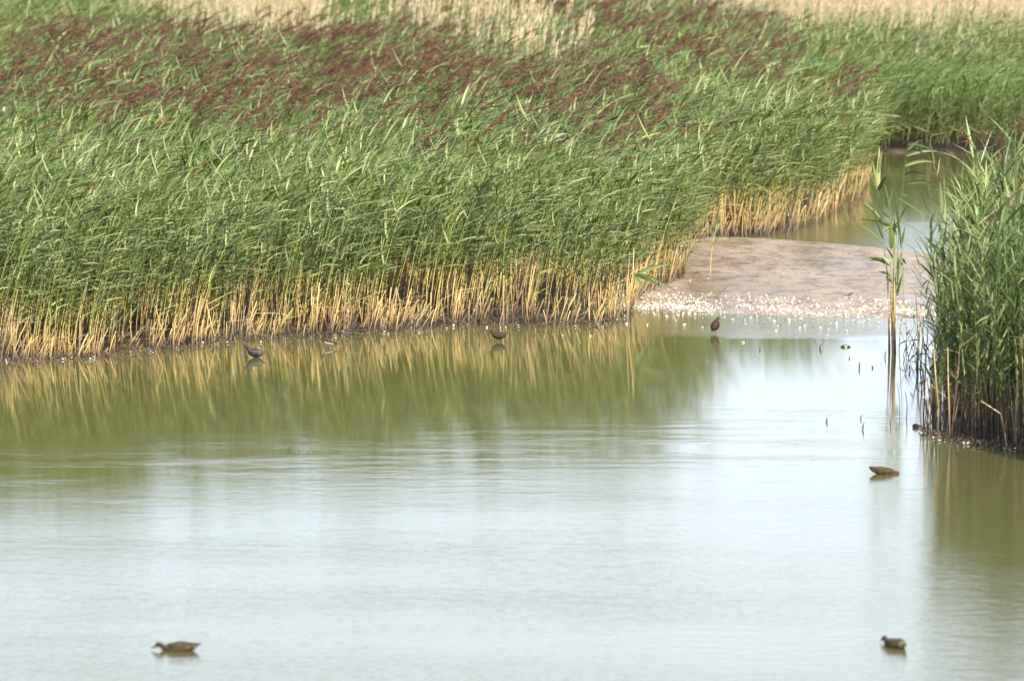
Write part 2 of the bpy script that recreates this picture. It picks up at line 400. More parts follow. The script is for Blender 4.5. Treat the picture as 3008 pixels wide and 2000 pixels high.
def merge(parts):
    """parts: list of (MB, material index)"""
    o = MB()
    for b, mi in parts:
        if b is None: continue
        o.add(b.v, b.f, mi, b.t)
    return o
def dead_stub(seed, h, lean, broken=False, rad=.009):
    r = random.Random(seed); S = MB()
    bx = lean * h; by = r.uniform(-.12, .12) * h
    pts = [Vector((bx * u * (.6 + .4 * u), by * u, h * u)) for u in (0, .33, .66, 1)]
    rr = [rad, rad * .95, rad * .9, rad * .75]
    if broken:
        a = r.uniform(-.6, .4); l = r.uniform(.2, .45)
        pts.append(pts[-1] + Vector((l * r.choice([1, 1, -1]), r.uniform(-.1, .1), l * a))); rr.append(rad * .5)
    S.tube(pts, rr, 5, 0, r.random())
    if r.random() < .55:      # loose sheath
        p = pts[2]; d = Vector((r.uniform(-1, 1), r.uniform(-.5, .3), r.uniform(-.2, 1))).normalized(); l = r.uniform(.08, .2)
        S.ribbon([p, p + d * l * .5, p + d * l + Vector((0, 0, -.04))], .014, (.2, 1, .2), 0, r.random())
    return S

def source_collection(name, meshes):
    c = bpy.data.collections.new(name)
    for i, me in enumerate(meshes):
        o = bpy.data.objects.new('%s_%02d' % (name, i), me); c.objects.link(o)
    return c
def scatter(name, coll, P, rot, scl, idx):
    me = bpy.data.meshes.new(name); n = len(P)
    me.vertices.add(n); me.vertices.foreach_set('co', np.asarray(P, np.float32).ravel())
    for nm, ty, dat, key in (('rot', 'FLOAT_VECTOR', rot, 'vector'), ('scl', 'FLOAT_VECTOR', scl, 'vector'), ('idx', 'INT', idx, 'value')):
        a = me.attributes.new(nm, ty, 'POINT')
        a.data.foreach_set(key, np.asarray(dat, np.int32 if ty == 'INT' else np.float32).ravel())
    me.update()
    o = bpy.data.objects.new(name, me); COL.objects.link(o)
    ng = bpy.data.node_groups.new(name, 'GeometryNodeTree')
    ng.interface.new_socket('Geometry', in_out='INPUT', socket_type='NodeSocketGeometry')
    ng.interface.new_socket('Geometry', in_out='OUTPUT', socket_type='NodeSocketGeometry')
    gi = ng.nodes.new('NodeGroupInput'); go = ng.nodes.new('NodeGroupOutput')
    iop = ng.nodes.new('GeometryNodeInstanceOnPoints'); ci = ng.nodes.new('GeometryNodeCollectionInfo')
    ci.inputs['Collection'].default_value = coll; ci.inputs['Separate Children'].default_value = True; ci.inputs['Reset Children'].default_value = True
    iop.inputs['Pick Instance'].default_value = True
    def na(nm, ty):
        x = ng.nodes.new('GeometryNodeInputNamedAttribute'); x.data_type = ty; x.inputs[0].default_value = nm; return x.outputs[0]
    L = ng.links.new
    L(gi.outputs[0], iop.inputs['Points']); L(ci.outputs[0], iop.inputs['Instance'])
    e2r = ng.nodes.new('FunctionNodeEulerToRotation'); L(na('rot', 'FLOAT_VECTOR'), e2r.inputs[0]); L(e2r.outputs[0], iop.inputs['Rotation'])
    L(na('scl', 'FLOAT_VECTOR'), iop.inputs['Scale']); L(na('idx', 'INT'), iop.inputs['Instance Index'])
    L(iop.outputs[0], go.inputs[0])
    md = o.modifiers.new('scatter', 'NODES'); md.node_group = ng
    return o

# variants: 0-7 green, 8-11 green with plume, 12-15 straw with straw plume
LM = [M['stem'], M['leaf'], M['plume']]
vg = []
for i in range(10):
    S, L, _ = reed(100 + i, 2.2, random.uniform(.2, .5), random.choice([12, 14, 16]), 1.0, .30, ll=.40, lw=.029)
    vg.append(merge([(S, 0), (L, 1)]).mesh('reed_%02d' % i, LM))
for i in range(5):
    S, L, Hd = reed(200 + i, 2.15, random.uniform(.2, .4), 9, 1.0, .38, head='full', ll=.44, lw=.034)
    vg.append(merge([(S, 0), (L, 1), (Hd, 2)]).mesh('reed_plumed_%02d' % i, LM))
SM = [M['straw'], M['straw'], M['straw']]
vs_ = []
for i in range(5):
    S, L, Hd = reed(300 + i, 2.35, random.uniform(.02, .12), 2, .15, .5, head='slim', lw=.012, stem_r=.008)
    vs_.append(merge([(S, 0), (L, 1), (Hd, 2)]).mesh('dry_reed_%02d' % i, SM))
for i in range(5):      # far bank plants, the shade there put into their darker colour
    S, L, _ = reed(600 + i, 2.2, random.uniform(.15, .35), 14, .8, .13, ll=.44, lw=.036)
    vg.append(merge([(S, 0), (L, 1)]).mesh('reed_shaded_%02d' % i, [M['stem_wet'], M['leaf_dark']]))
for i in range(4):      # young side shoots of the fringe, leafy to the foot
    S, L, _ = reed(620 + i, 1.75, random.uniform(.15, .45), 12, .9, .24, ll=.40, lw=.032)
    vg.append(merge([(S, 0), (L, 1)]).mesh('reed_young_%02d' % i, LM))
C_green = source_collection('reed_kinds', vg)
C_straw = source_collection('dry_reed_kinds', vs_)
vd = [dead_stub(400 + i, random.uniform(.45, 1.0), random.uniform(-.02, .42), broken=(i % 6 == 5), rad=random.uniform(.006, .011)).mesh('stub_%02d' % i, [M['dead']]) for i in range(14)]
C_dead = source_collection('dead_stem_kinds', vd)
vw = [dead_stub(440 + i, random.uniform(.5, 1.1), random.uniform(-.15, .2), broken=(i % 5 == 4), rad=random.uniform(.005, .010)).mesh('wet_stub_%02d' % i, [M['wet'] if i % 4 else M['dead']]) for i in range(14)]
C_wet = source_collection('shaded_stem_kinds', vw)  # mostly stems with the stand's shade in their colour

def sample(y0, y1, dens, halfw):
    """random points of a strip y0..y1, density falling as given"""
    n = int(dens * (y1 - y0) * 2 * halfw)
    return rng.uniform(-halfw, halfw, n), rng.uniform(y0, y1, n)
# bed zones, given where the tops of the plants (z 2.2) appear
BROWN_A = [(-400, 120), (0, 115), (300, 95), (640, 130), (1000, 105), (1280, 90), (1500, 160), (1800, 240), (1960, 330), (1900, 400), (1700, 395), (1300, 370), (900, 350), (500, 345), (200, 330), (0, 300), (-400, 290)]
BROWN_C = [(1000, -20), (1300, 0), (1700, 20), (2150, 70), (2330, 130), (2450, 200), (2520, 270), (2430, 310), (2250, 270), (2050, 230), (1800, 170), (1600, 90), (1400, 55), (1150, 20)]
TAN = [[(330, -40), (620, -10), (900, 20), (1000, 60), (1000, 115), (700, 110), (480, 62), (330, 10)],
       [(1120, 45), (1300, 40), (1520, 55), (1700, 130), (1720, 190), (1500, 180), (1300, 125), (1130, 100)],
       [(1450, -60), (1700, -10), (1950, 10), (2150, 48), (2330, 75), (2700, 92), (3100, 100), (5000, 100), (5000, -300), (1450, -300)]]
XS, YS = [], []
y = 58.0
while y < 235:
    st = 2.0 if y < 70 else (4.0 if y < 110 else 8.0)
    hw = (y + st) * .118 + 3.0
    d = 40 if y < 66 else 29 * (62 / y) ** .75
    a, b = sample(y, y + st, d, hw); XS.append(a); YS.append(b); y += st
# extra points so the margin of the bed is dense
for y in np.arange(58, 84, 2.0):
    a, b = sample(y, y + 2, 30, y * .12 + 1); 
    i1, j1 = toimg(a, b - 1.3); k = ~inpoly(i1, j1, BED); XS.append(a[k]); YS.append(b[k])
X = np.concatenate(XS); Y = np.concatenate(YS)
ix, iy = toimg(X, Y); k = inpoly(ix, iy, BED)
k &= ~((ix > 1700) & (ix < 1900) & (iy > 860) & (rng.random(len(X)) < .45))
X, Y = X[k], Y[k]; n = len(X)
tx, ty = toimg(X + .35, Y, 2.2)
jit = (vnoise(X, Y, 1.2, 2) - .5) * 70 + rng.normal(0, 28, n)
isbrown = inpoly(tx, ty + jit, BROWN_A) | inpoly(tx, ty + jit, BROWN_C)
near_b = inpoly(tx, ty - 60 + jit * 1.5, BROWN_A)
istan = np.zeros(n, bool)
jx = (vnoise(X, Y, 1.6, 61) - .5) * 110 + rng.normal(0, 25, n)
for t in TAN: istan |= inpoly(tx + jx, ty + jit * .5, t)
u = rng.random(n)
istan &= u < np.where(tx < 1400 + 300 * (ty > 60), .0 + .15 * vnoise(X, Y, 1.1, 51) * (1.25 + .9 * (tx < 1050)), .14 + .34 * vnoise(X * 2, Y, 2.5, 52))
pd = .03 + .9 * np.clip(vnoise(X, Y * .5, 1.1, 41) * .6 + vnoise(X, Y * .5, 3.0, 42) * .6 - .15, 0, 1) ** 1.4
plume = (isbrown & (u < pd)) | (near_b & (u < .10)) | (u < .006)
plume &= ~istan
clump = vnoise(X, Y, 2.5, 11); far_b = (ix[k] if False else toimg(X, Y)[0] > 2250) & (Y > 95); clump2 = vnoise(X, Y, .7, 12)
hs = 1 + (clump - .5) * .30 + (clump2 - .5) * .22 + rng.normal(0, .06, n)
hs *= np.where(plume, 1.06, 1) * np.where(istan, 1.16, 1)
hs *= np.where(far_b & (Y < 125), .84, 1); hs *= np.where(rng.random(n) < .04, rng.uniform(1.06, 1.2, n), 1)
idx_low = rng.integers(20, 24, n)
# the fringe is lower and leafier
i1, j1 = toimg(X, Y - .5); fringe = ~inpoly(i1, j1, BED); hs *= np.where(fringe, rng.uniform(.72, 1.0, n), 1)
rot = np.stack([rng.normal(0, .05, n), rng.normal(.02, .06, n), rng.normal(-.1, .42, n)], 1)
ws = np.clip(1 + (Y - 60) / 250, 1, 1.6)
scl = np.stack([hs * ws ** .5, hs * ws ** .5, hs], 1)
P = np.stack([X, Y, np.full(n, .02)], 1)
idx = rng.integers(0, 10, n); idx = np.where(plume, rng.integers(10, 15, n), idx); idx = np.where(far_b & (Y < 118) & (Y > 100), rng.integers(15, 20, n), idx); idx = np.where(fringe & (rng.random(n) < .45) & ~far_b, idx_low, idx)
gap = vnoise(X, Y, .75, 71) * .6 + vnoise(X, Y, .3, 72) * .4
g = ~istan & (rng.random(n) < np.clip(.15 + (gap - .32) * 3.8, .08, 1))
o = scatter('reed_bed', C_green, P[g], rot[g], scl[g], idx[g])
tag(o, 'dense windswept green reed bed with purple brown plumes behind the pond', 'reeds', kind='stuff')
rt = rot[istan].copy(); rt[:, 1] *= .6
o = scatter('dry_reed_patches', C_straw, P[istan], rt, scl[istan], rng.integers(0, 5, istan.sum()))
tag(o, 'pale straw coloured dry reeds in patches at the back of the green bed', 'dry reeds', kind='stuff')
print('reeds', g.sum(), istan.sum())

# golden dead stems along the waterline of the bed
XS, YS = [], []
for y in np.arange(56, 110, 2.0):
    a, b = sample(y, y + 2, 150 if y < 86 else 50, y * .118 + 1)
    ii, jj = toimg(a, b); k = inpoly(ii, jj, BED)
    i1, j1 = toimg(a, b - 1.5); e = ~inpoly(i1, j1, BED)
    i2, j2 = toimg(a - 0, b - .45); e2 = ~inpoly(i2, j2, BED)
    k &= (e & (rng.random(len(a)) < .35)) | e2
    XS.append(a[k]); YS.append(b[k])
X = np.concatenate(XS); Y = np.concatenate(YS); Y = Y - rng.uniform(0, .3, len(Y))
n = len(X)
cl = vnoise(X, Y * .3, .45, 21)
far = (toimg(X, Y)[0] > 2560) & (Y > 95)
k = (rng.random(n) < (.2 + .8 * cl ** 1.3)) & (~far | (rng.random(n) < .12)); X, Y = X[k], Y[k]; n = len(X); print('dead', n)
hs = rng.uniform(.4, 1.1, n) * (.45 + .75 * vnoise(X, Y * 0, .8, 22))
rot = np.stack([rng.normal(0, .08, n), rng.normal(-.04, .12, n), rng.normal(0, .5, n)], 1)
o = scatter('dead_stems', C_dead, np.stack([X, Y, np.full(n, -.03)], 1), rot, np.stack([np.ones(n), np.ones(n), hs], 1), rng.integers(0, 14, n))
tag(o, 'golden dead reed stems lining the water edge below the green reeds', 'dead stems', kind='stuff')

# ------------------------------------------------------------------ litter along the edge
def flakes(name, pts, size, mat, up=.5, seed=1, z0=.0):
    r = np.random.default_rng(seed); B = MB()
    for (x, y, z) in pts:
        s = size * r.choice([.4, .55, .7, .9, 1.2, 1.6]); a = r.uniform(0, 6.28); e = r.uniform(-.3, 1.2) * up
        d = Vector((math.cos(a) * math.cos(e), math.sin(a) * math.cos(e), abs(math.sin(e)) + .15)).normalized()
        w = Vector((-math.sin(a), math.cos(a), r.uniform(-.4, .4))).normalized() * s * r.uniform(.22, .42); p = Vector((x, y, z))
        nn = d.cross(w).normalized() * s * .18
        v = [p - d * s * .1, p + w + d * s * .35, p + d * s + nn * .3, p - w + d * s * .35, p + d * s * .4 + nn, p + d * s * .4 - nn]
        B.add(v, [(0, 1, 4), (1, 2, 4), (2, 3, 4), (3, 0, 4), (1, 0, 5), (2, 1, 5), (3, 2, 5), (0, 3, 5)], 0, r.random())
    return B.build(name, [mat])
def front_y(px): return np.interp(px, [1560, 1850, 2000, 2300, 2700, 3600], [905, 908, 917, 930, 942, 955])
pts = []
for _ in range(8500):
    px = random.uniform(1600, 2860); dens = vnoise(px, 0, 45, 31) * .6 + vnoise(px, 0, 14, 35) * .4
    q = random.random()
    off = (random.gauss(-8, 5) if random.random() < .5 else random.gauss(-28, 10)) + 26 * (vnoise(px, 0, 110, 33) - .5) if q < .88 else (random.gauss(6, 14) if q < .96 else random.gauss(-34, 24))
    if random.random() > 1.7 * (dens - .12): continue
    p = at(px, front_y(px) + off - 6, .0)
    z = .012 if off < 8 else .002
    pts.append((p.x, p.y, z))
o = flakes('shell_litter', pts, .035, M['shell'], .8, 5)
tag(o, 'band of small white shells and feathers along the mud flat edge', 'shells', kind='stuff')
pts = []
for _ in range(1100):
    px = random.uniform(-60, 1900); py = np.interp(px, [p[0] for p in BED[1:15]], [p[1] for p in BED[1:15]])
    p = at(px, py + random.gauss(2, 6)); pts.append((p.x, p.y, random.uniform(0, .05)))
for _ in range(500):
    px = random.uniform(2700, 3050); p = at(px, np.interp(px, [2700, 2800, 3008], [1264, 1292, 1323]) + random.gauss(0, 6)); pts.append((p.x, p.y, random.uniform(0, .04)))
o = flakes('shore_litter', pts[:], .042, M['debris'], .8, 6)
tag(o, 'dark rotting scraps of reed at the foot of the stems', 'litter', kind='stuff')
pts2 = [random.choice(pts) for _ in range(330)]
o = flakes('feather_litter', [(x + random.gauss(0, .1), y + random.gauss(0, .15) - .05, .012) for x, y, z in pts2], .026, M['white'], .4, 8)
tag(o, 'white feathers and flecks caught at the foot of the reeds', 'feathers', kind='stuff')

# ------------------------------------------------------------------ individual reeds: the right-hand stand
def copy_thing(root, loc, rz, sc, label=None):
    r_ = root.copy(); COL.objects.link(r_); r_.location = loc; r_.rotation_euler = (random.gauss(0, .05), random.gauss(0, .06), rz); r_.scale = sc
    if label: r_['label'] = label
    for ch in list(root.children):
        c = ch.copy(); COL.objects.link(c); c.parent = r_
    return r_
def make_reed(seed, label, group, **kw):
    t = empty('reed_stalk', (0, 0, 0)); tag(t, label, 'reed', group)
    S, L, Hd = reed(seed, **kw)
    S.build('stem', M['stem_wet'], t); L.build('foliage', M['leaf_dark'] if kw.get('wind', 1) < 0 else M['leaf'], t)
    if Hd: Hd.build('seed_head', M['plume'], t)
    return t
lab_g = 'tall green leafy reed in the dense stand at the right edge'
lab_h = 'tall reed with purple brown seed head in the stand at the right edge'
protoR = [make_reed(500 + i, lab_g, 'green reeds of the right hand stand', height=random.uniform(2.5, 2.9), lean=random.uniform(-.1, .12), nl=20, wind=random.choice([.1, .25, .4]), first=.27, ll=.46, lw=.036, stem_r=.006) for i in range(7)]
protoH = [make_reed(520 + i, lab_h, 'plumed reeds of the right hand stand', height=random.uniform(2.7, 2.9), lean=random.uniform(-.06, .08), nl=15, wind=.25, first=.35, head='full', ll=.42) for i in range(2)]
used = set()
cand = []
while len(cand) < 215:
    px = random.uniform(2700, 3080); py = random.uniform(1000, 1330)
    if not inpoly(np.array([px]), np.array([py]), RIGHT)[0]: continue
    cand.append((px, py))
cand.sort(key=lambda c: -c[1])
for i, (px, py) in enumerate(cand):
    p = at(px, py); src = protoH if (i % 9 == 4 and px > 2850) else protoR
    q = random.randrange(len(src)); s = random.choice([.7, .76, .82, .88, .95, 1.1]) * (np.interp(px, [2700, 2760, 2860, 3008], [.55, .85, 1.0, 1.06]))
    rz = random.uniform(0, 6.28)
    if id(src[q]) not in used:
        used.add(id(src[q])); src[q].location = (p.x, p.y, -.03); src[q].rotation_euler = (0, 0, rz); src[q].scale = (s, s, s)
    else: copy_thing(src[q], (p.x, p.y, -.03), rz, (s, s, s))
# what stands behind and beyond them
vr = []
for i in range(6):
    S, L, _ = reed(540 + i, 2.7, random.uniform(-.1, .14), 16, .3, .28, ll=.46, lw=.036)
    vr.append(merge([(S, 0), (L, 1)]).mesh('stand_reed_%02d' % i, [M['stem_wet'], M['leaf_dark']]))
C_stand = source_collection('stand_kinds', vr)
a = rng.uniform(4, 22, 30000); b = rng.uniform(38, 68, 30000)
ii, jj = toimg(a, b); k = inpoly(ii, jj, RIGHT) & (rng.random(30000) < np.interp(ii, [2720, 2800, 2900], [.03, .12, .5])); a, b, ii = a[k], b[k], ii[k]; n = len(a); print('stand', n)
hs = rng.uniform(.62, 1.0, n) * np.interp(ii, [2700, 2800, 2900, 3008, 3300], [.6, .82, .95, 1.0, .9])
o = scatter('reed_stand', C_stand, np.stack([a, b, np.full(n, -.03)], 1), np.stack([rng.normal(0, .05, n), rng.normal(0, .05, n), rng.uniform(0, 6.28, n)], 1), np.stack([hs] * 3, 1), rng.integers(0, 6, n))
tag(o, 'thick mass of tall green reeds filling the stand at the right edge', 'reeds', kind='stuff')
a = rng.uniform(4, 16, 20000); b = rng.uniform(44, 62, 20000)
ii, jj = toimg(a, b); i1, j1 = toimg(a, b - 1.2); k = inpoly(ii, jj, RIGHT) & (~inpoly(i1, j1, RIGHT) | (ii < 2860)) & (rng.random(20000) < .65); a, b = a[k], b[k]; n = len(a)
hs = rng.uniform(.6, 1.35, n)
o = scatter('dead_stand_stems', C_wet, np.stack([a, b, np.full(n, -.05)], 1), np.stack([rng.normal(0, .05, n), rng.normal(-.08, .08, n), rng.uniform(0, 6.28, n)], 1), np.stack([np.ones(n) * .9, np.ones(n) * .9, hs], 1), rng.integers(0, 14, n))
tag(o, 'brown dead stems crowding the dark foot of the right hand stand', 'dead stems', kind='stuff')

# ------------------------------------------------------------------ hand-placed stems
def traced(name, base, pts, rad, mat, label, cat, group=None, leaves=(), leafmat=None, tilt=.12, head=None):
    """stem through pixel points at the depth of its base; leaves = [(px,py of foot), (px,py of tip), width]"""
    b = at(*base); t = empty(name, b); tag(t, label, cat, group)
    r = random.Random(int(base[0] * 7 + base[1])); Yd = b.y
    if mat is M['stem'] and base[0] > 2600 and base[0] < 2650: rad *= 1.35
    W_ = [Vector((0, 0, -.05))] + [atd(px, py, Yd + r.uniform(-tilt, tilt)) - b for px, py in pts]
    B = MB(); nn = len(W_); B.tube(W_, [rad * (1 - .55 * i / (nn - 1)) for i in range(nn)], 6, 0, r.random()); B.build('stem', mat, t)
    for (fx, fy, tx_, ty_, w) in leaves:
        p0 = atd(fx, fy, Yd) - b; p1 = atd(tx_, ty_, Yd + r.uniform(-.15, .12)) - b
        d = p1 - p0; arch = Vector((0, 0, abs(d.x) * .10))
        L = MB(); ps = [p0 + d * u + arch * (4 * u * (1 - u)) for u in (0, .2, .4, .6, .8, 1)]
        L.ribbon(ps, w * 1.3, Vector((0 if abs(d.x) > abs(d.z) else 1, r.uniform(-.5, .2), 1 if abs(d.x) > abs(d.z) else 0)), 0, r.random(), .3)
        L.build('leaf', leafmat or M['leaf'], t)
    if head:
        L = MB(); p0 = atd(head[0], head[1], Yd) - b; p1 = atd(head[2], head[3], Yd) - b; d = p1 - p0
        for k in range(34):
            u = r.random(); p = p0 + d * u; l = d.length * r.uniform(.2, .4) * (1.1 - .6 * u)
            dd = (d.normalized() + Vector((r.uniform(-.4, .4), r.uniform(-.4, .4), r.uniform(-.3, .3)))).normalized()
            L.ribbon([p, p + dd * l * .5, p + dd * l], .014, Vector((r.uniform(-1, 1), r.uniform(-1, 1), 1)), 0, r.random())
        L.build('seed_head', M['plume'], t)
    return t
G = 'reeds of the lone clump in the water'
traced('reed_stalk', (2614, 1036), [(2612, 940), (2606, 800), (2592, 680), (2580, 570), (2577, 470), (2582, 428)], .007, M['stem'],
       'slim green reed of the lone clump, leftmost and leaning left, leaf bundle at its tip', 'reed', G,
       [(2578, 560, 2584, 430, .05), (2580, 560, 2562, 470, .03), (2578, 520, 2592, 440, .03), (2578, 562, 2603, 518, .04), (2578, 565, 2548, 500, .03), (2585, 640, 2512, 586, .03),
        (2592, 700, 2560, 600, .03), (2590, 716, 2522, 660, .03), (2589, 716, 2526, 662, .03)])
traced('reed_stalk', (2628, 1034), [(2630, 900), (2636, 760), (2645, 620), (2657, 500), (2668, 430)], .006, M['stem'],
       'tallest green reed of the lone clump with level leaves pointing right', 'reed', G,
       [(2668, 440, 2705, 412, .03), (2667, 425, 2735, 440, .035), (2664, 438, 2700, 438, .03), (2663, 458, 2762, 448, .042), (2659, 487, 2748, 478, .04), (2656, 514, 2722, 515, .04),
        (2664, 540, 2757, 547, .038), (2652, 570, 2672, 580, .025), (2645, 640, 2670, 600, .02), (2642, 690, 2628, 560, .03)])
traced('reed_stalk', (2622, 1037), [(2622, 920), (2626, 800), (2622, 680), (2612, 600), (2600, 545)], .006, M['stem'],
       'middle green reed of the lone clump with two upright forked leaves', 'reed', G,
       [(2608, 612, 2597, 548, .035), (2609, 612, 2623, 552, .032), (2612, 640, 2586, 622, .03), (2620, 668, 2588, 684, .036), (2624, 790, 2575, 740, .026), (2624, 760, 2600, 725, .024)])
traced('reed_stalk', (2624, 1032), [(2624, 900), (2625, 800), (2628, 720), (2632, 632)], .011, M['stem'],
       'thick dark leaved reed of the lone clump with blade hanging left', 'reed', G,
       [(2626, 670, 2520, 646, .05), (2628, 666, 2665, 640, .04), (2629, 690, 2634, 630, .07), (2618, 730, 2622, 680, .06), (2617, 728, 2616, 650, .05), (2617, 780, 2546, 758, .05), (2616, 775, 2548, 766, .04),
        (2618, 812, 2578, 798, .035), (2620, 830, 2600, 812, .03), (2632, 850, 2640, 750, .035), (2636, 820, 2650, 730, .035), (2634, 870, 2652, 800, .03), (2630, 840, 2660, 825, .025)], leafmat=M['leaf_dark'])
traced('reed_stalk', (2640, 1030), [(2654, 860), (2652, 760), (2646, 690)], .005, M['stem'],
       'short green reed at the right side of the lone clump', 'reed', G,
       [(2652, 780, 2632, 760, .03), (2651, 760, 2662, 778, .03), (2648, 730, 2640, 640, .025), (2648, 720, 2660, 660, .025)])
for bx_, top, rd, lb in ((2612, (2609, 800), .013, 'left golden dead stem at the foot of the lone reed clump'), (2630, (2626, 790), .016, 'stout golden dead stem at the foot of the lone reed clump'),
                     (2622, (2616, 850), .012, 'short golden dead stem in the middle of the lone reed clump')):
    traced('dead_stem', (bx_, 1036), [((bx_ + top[0]) / 2, 960), top], rd, M['dead'], lb, 'dead stem', 'dead stems of the lone clump')
# second little clump and its tangle
for i, (bx_, by_, tx_, ty_, rd, lb) in enumerate([
        (2692, 1085, 2706, 855, .012, 'yellow upright dead stem between the lone clump and the right stand'),
        (2697, 1088, 2690, 862, .009, 'yellow dead stem leaning left between lone clump and right stand'),
        (2702, 1084, 2712, 930, .010, 'short yellow dead stem just left of the right stand'),
        (2672, 1052, 2640, 960, .006, 'thin dark stem leaning left beside the lone clump'),
        (2664, 1050, 2700, 955, .006, 'thin dark stem leaning right beside the lone clump'),
        (2722, 1070, 2700, 930, .007, 'brown stem crossing behind the yellow stems'),
        (2742, 1060, 2752, 900, .008, 'brown stem standing just left of the right stand'),
        (2760, 1050, 2732, 915, .007, 'slanting brown stem at the left edge of the right stand')]):
    traced('dead_stem', (bx_, by_), [((bx_ + tx_) / 2 + 3, (by_ + ty_) / 2), (tx_, ty_)], rd, M['dead'] if i < 3 else M['twig'], lb, 'dead stem', 'stems between the lone clump and the right stand')
for i in range(16):
    bx_ = random.uniform(2650, 2790); by_ = random.uniform(1030, 1110); l = random.uniform(30, 130); sl_ = random.uniform(-.5, .5)
    traced('tangled_stem', (bx_, by_), [(bx_ + sl_ * l * .4, by_ - l * .5), (bx_ + sl_ * l, by_ - l)], random.uniform(.004, .007), M['twig'] if i % 2 else M['dead'],
           'thin broken stem in the tangle between lone clump and right stand', 'dead stem', 'tangled thin stems between the clump and the stand',
           [(bx_ + sl_ * l * .4, by_ - l * .5, bx_ + random.uniform(-35, 35), by_ - l * .5 + random.uniform(-20, 20), .018)], leafmat=M['debris'])

for i in range(16):      # straggling stems along the left side of the stand
    bx_ = random.uniform(2700, 2800); by_ = random.uniform(1090, 1262); l = random.uniform(120, 330); sl_ = random.uniform(-.16, .12)
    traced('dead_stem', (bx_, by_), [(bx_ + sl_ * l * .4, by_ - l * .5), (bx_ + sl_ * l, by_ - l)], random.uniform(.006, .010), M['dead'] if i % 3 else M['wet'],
           'thin straggling stem standing in water along the left side of the right stand', 'dead stem', 'straggling stems left of the right hand stand',
           [(bx_ + sl_ * l, by_ - l, bx_ + sl_ * l + random.uniform(-40, 40), by_ - l - random.uniform(10, 50), .02)])
for bx_, by_, pts_, rd, lb in [
        (2643, 1212, [(2643, 1180), (2640, 1150), (2635, 1125)], .004, 'thin bare stalk standing in open water, leftmost of the row'),
        (2662, 1228, [(2665, 1190), (2662, 1165), (2659, 1149)], .006, 'dark bare stalk standing in the water below the lone clump'),
        (2704, 1272, [(2704, 1225), (2701, 1200), (2697, 1178)], .005, 'bent bare stalk in the water close to the right stand'),
        (2721, 1278, [(2721, 1235), (2718, 1190), (2716, 1160)], .006, 'straight dark stalk in the water at the foot of the right stand'),
        (2732, 1282, [(2730, 1230), (2724, 1168)], .005, 'greenish bare stalk beside the right stand')]:
    traced('bare_stalk', (bx_, by_), pts_, rd, M['twig'], lb, 'bare stalk', 'bare stalks standing in the water')
# pale tall stems and bent ones of the stand
traced('dead_stem', (2985, 1315), [(2986, 1240), (2990, 1150), (2987, 1060), (2980, 985), (2965, 960)], .018, M['dead'], 'thick golden dead stem rising from the foot of the right stand near the edge', 'dead stem')
traced('dead_stem', (2960, 1322), [(2952, 1270), (2940, 1215), (2905, 1192), (2882, 1178)], .011, M['dead'], 'bent pale dead stem folded to the left at the foot of the right stand', 'dead stem')
traced('dead_stem', (2852, 1180), [(2850, 1000), (2842, 850), (2837, 700), (2836, 612)], .009, M['straw'], 'tall pale leafless stem rising out of the right stand', 'dead stem')
traced('dead_stem', (2755, 1288), [(2757, 1200), (2748, 1100), (2742, 1010)], .012, M['dead'], 'golden dead stem at the left foot of the right stand', 'dead stem')
traced('dead_stem', (2790, 1292), [(2789, 1220), (2786, 1140), (2784, 1020)], .011, M['dead'], 'straight golden stem a little inside the right stand', 'dead stem')
for (bx_, by_, pts_, hd, lb) in [
        (2950, 1240, [(2950, 1000), (2948, 800), (2950, 600), (2948, 520)], (2949, 600, 2944, 415), 'upright reed with long dark seed head near the right edge'),
        (2930, 1240, [(2930, 1000), (2925, 800), (2924, 640), (2924, 612)], (2924, 612, 2880, 572), 'reed whose dark seed head droops to the left in the right stand'),
        (2765, 1150, [(2765, 900), (2763, 700), (2762, 560)], (2762, 545, 2745, 470), 'thin reed with brown seed head at the upper left of the right stand'),
        (2998, 1240, [(3000, 1000), (3000, 800), (2992, 620), (2990, 560)], (2990, 600, 2996, 470), 'reed with reddish seed head at the far right edge')]:
    traced('reed_stalk', (bx_, by_), pts_, .008, M['stem'], lb, 'reed', 'plumed reeds of the right hand stand', head=hd,
           leaves=[(pts_[-2][0], pts_[-2][1] + 60, pts_[-2][0] - 50, pts_[-2][1] - 10, .03), (pts_[-2][0], pts_[-2][1] + 30, pts_[-2][0] + 55, pts_[-2][1] - 30, .03)])
# dry leaning bundle across the far channel
for i, (bx_, by_, tx_, ty_) in enumerate([(2492, 622, 2522, 490), (2470, 598, 2520, 492), (2445, 600, 2475, 508), (2405, 640, 2433, 505), (2310, 690, 2350, 545), (2250, 695, 2262, 560)]):
    traced('dead_stem', (bx_, by_), [((bx_ + tx_) / 2 + 3, (by_ + ty_) / 2 + 4), (tx_, ty_)], .026 - .002 * i, M['dead'], ['golden dead stem, rightmost and leaning, by the far channel', 'golden dead stem crossing the rightmost one by the far channel', 'golden dead stem leaning right, third from the far channel', 'long golden dead stem behind the mud flat', 'golden dead stem above the back of the mud flat', 'short golden dead stem above the back of the mud flat'][i], 'dead stem', 'golden stems by the far channel')
